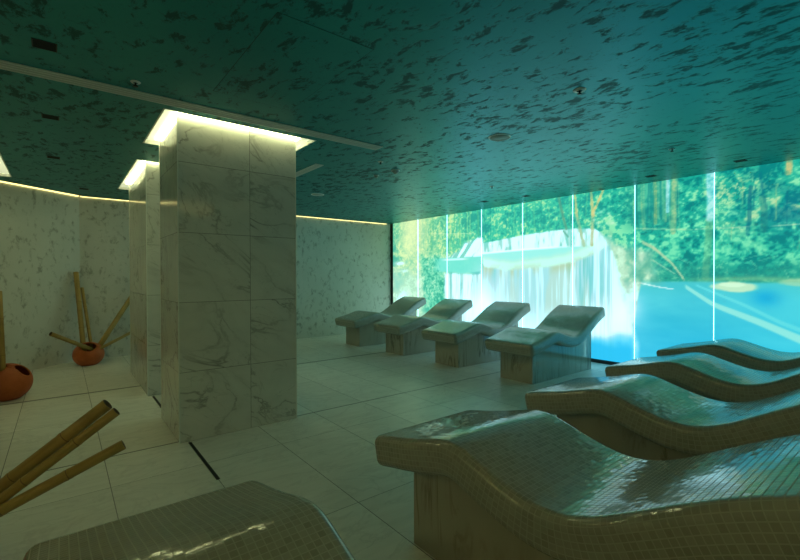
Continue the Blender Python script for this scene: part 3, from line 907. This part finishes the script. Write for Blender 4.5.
# pot just outside the frame with three poles reaching into it
pot((-0.475, 2.78), 0.235, [((0.30, -0.10, 0.95), 0.62)], 'round terracotta pot at the lower left edge holding three slanting poles', 0.9)
pole((-0.43, 2.78, 0.285), (0.180, 2.62, 0.785), 0.060, 'upper bamboo pole of the three slanting in from the lower left', (0.40, 0.72))
pole((-0.43, 2.70, 0.255), (0.212, 2.56, 0.757), 0.046, 'middle bamboo pole of the three at lower left, tucked under the upper one', (0.45, 0.75))
pole((-0.42, 2.64, 0.295), (0.243, 2.58, 0.577), 0.050, 'lowest bamboo pole of the three slanting in from the lower left', (0.30, 0.66))

# ------------------------------------------------------------------ floor drains
def drain(x, y0, y1, lab):
    r = empty('floor_drain', (x, y0, 0)); tag(r, lab, 'drain')
    bm = new_bm(); box(bm, -0.009, 0.009, 0, y1 - y0, 0.0002, 0.0016); link('slot', bm, BLACK, r)
    bm = new_bm()
    for s in (-1, 1): box(bm, s * 0.011 - 0.002, s * 0.011 + 0.002, 0, y1 - y0, 0.0002, 0.002)
    link('edge_profile', bm, STEEL, r)
drain(0.858, 3.16, 4.02, 'dark slot drain in the floor in front of the nearest marble column')
drain(0.85, 4.95, 5.84, 'dark slot drain in the floor between the two marble columns')

# ------------------------------------------------------------------ ceiling fittings
def slot_vent(x0, x1, y0, y1, lab):
    r = empty('ceiling_vent', (x0, y0, CEIL)); tag(r, lab, 'vent')
    W_, D_ = x1 - x0, y1 - y0
    bm = new_bm()
    b = 0.018
    for q in ((0, W_, 0, b), (0, W_, D_ - b, D_), (0, b, b, D_ - b), (W_ - b, W_, b, D_ - b)): box(bm, *q, -0.008, 0.0)
    link('frame', bm, ALU, r)
    bm = new_bm()
    if W_ > D_:
        for k in range(2): box(bm, b, W_ - b, D_ * (0.34 + 0.30 * k), D_ * (0.36 + 0.30 * k) + 0.012, -0.006, 0)
    else:
        for k in range(2): box(bm, W_ * (0.34 + 0.30 * k), W_ * (0.36 + 0.30 * k) + 0.008, b, D_ - b, -0.006, 0)
    link('slat', bm, ALU, r)
    bm = new_bm(); box(bm, b, W_ - b, b, D_ - b, -0.003, -0.0005); link('backing', bm, GREYM, r)
slot_vent(-2.2, 2.64, 3.635, 3.775, 'long pale slot vent crossing the ceiling in front of the columns')
slot_vent(2.405, 2.51, 4.68, 5.75, 'short slot vent in the ceiling right of the nearest column')

def downlight(x, y, lab, s=0.052):
    r = empty('ceiling_downlight', (x, y, CEIL)); tag(r, lab, 'downlight', 'dark square ceiling downlights')
    bm = new_bm()
    k = s + 0.006
    for q in ((-k, k, -k, -s), (-k, k, s, k), (-k, -s, -s, s), (s, k, -s, s)): box(bm, *q, -0.003, 0.0)
    link('frame', bm, DARKM, r)
    bm = new_bm(); box(bm, -s, s, -s, s, -0.0015, -0.0005); link('lens', bm, BLACK, r)
downlight(-0.065, 3.25, 'dark square downlight nearest the top left corner of the ceiling')
downlight(-0.06, 4.68, 'dark square downlight left of the bright light tray of the nearest column')
downlight(-0.057, 6.24, 'dark square downlight left of the second light tray')
downlight(0.285, 8.20, 'small dark downlight close to the back wall cove line')
downlight(6.30, 1.515, 'dark downlight by the mural nearest the right edge of the photo')
downlight(6.30, 2.495, 'dark downlight by the mural above the sloping log')
downlight(6.20, 4.42, 'dark downlight by the mural above the middle of the waterfall')
downlight(6.05, 5.20, 'dark downlight by the mural above the left end of the waterfall')

def sprinkler(x, y, lab, k=0.7):
    r = empty('sprinkler', (x, y, CEIL)); tag(r, lab, 'sprinkler', 'ceiling sprinklers')
    bm = new_bm(); lathe(bm, [(0.020 * k, -0.008), (0.040 * k, -0.006), (0.046 * k, -0.001), (0.046 * k, 0)], 28); link('rose', bm, PLASTIC, r, True)
    bm = new_bm(); lathe(bm, [(0.0, -0.030), (0.016, -0.030), (0.016, -0.026), (0.006, -0.026), (0.006, -0.004)], 20); link('head', bm, DARKM, r, True)
sprinkler(0.415, 3.48, 'small sprinkler on the ceiling just before the long slot vent')
sprinkler(2.967, 1.659, 'white ringed sprinkler with a dark centre high on the right side of the ceiling', 1.0)
sprinkler(5.131, 1.825, 'small sprinkler on the green ceiling near the right part of the mural')
sprinkler(2.97, 4.14, 'small sprinkler just below the end of the long slot vent')
sprinkler(5.127, 4.263, 'small dark sprinkler on the ceiling above the waterfall terrace')

r = empty('ceiling_speaker', (3.36, 2.70, CEIL)); tag(r, 'round flush speaker disc in the middle of the teal ceiling', 'speaker')
bm = new_bm(); lathe(bm, [(0.092, -0.002), (0.094, -0.006), (0.104, -0.006), (0.108, 0)], 48); link('rim', bm, PLASTIC, r, True)
bm = new_bm(); lathe(bm, [(0.0, -0.004), (0.092, -0.003), (0.092, 0)], 48); link('grille', bm, GRILLE, r, True)
r = empty('ceiling_speaker', (3.34, 6.44, CEIL)); tag(r, 'round pale speaker disc above the cove line of the back wall', 'speaker')
bm = new_bm(); lathe(bm, [(0.092, -0.002), (0.094, -0.006), (0.104, -0.006), (0.108, 0)], 48); link('rim', bm, PLASTIC, r, True)
bm = new_bm(); lathe(bm, [(0.0, -0.004), (0.092, -0.003), (0.092, 0)], 48); link('grille', bm, GRILLE, r, True)

def detector(x, y, s, lab):
    r = empty('smoke_detector', (x, y, CEIL)); tag(r, lab, 'smoke detector')
    bm = new_bm(); lathe(bm, [(0.050 * s, -0.012 * s), (0.055 * s, -0.010 * s), (0.055 * s, 0)], 32); link('base', bm, PLASTIC, r, True)
    bm = new_bm(); lathe(bm, [(0, -0.045 * s), (0.018 * s, -0.044 * s), (0.030 * s, -0.030 * s), (0.046 * s, -0.012 * s)], 32); link('cap', bm, GRILLE, r, True)
detector(3.36, 4.36, 1.0, 'larger smoke detector on the ceiling right of the slot vent end')
detector(3.33, 4.74, 0.7, 'smaller smoke detector on the ceiling just below the slot vent end')

# access hatch: a fine groove outline
r = empty('access_hatch', (0.875, 2.115, CEIL)); tag(r, 'flush access hatch outlined by fine grooves in the ceiling before the slot vent', 'access hatch')
bm = new_bm(); box(bm, 0.003, 0.592, 0.003, 1.187, -0.0012, 0.002); link('hatch_door', bm, CEILM, r)
bm = new_bm()
for q in ((0, 0.595, 0, 0.003), (0, 0.595, 1.187, 1.19), (0, 0.003, 0.003, 1.187), (0.592, 0.595, 0.003, 1.187)): box(bm, *q, -0.0008, 0)
link('groove_frame', bm, GROOVE, r)
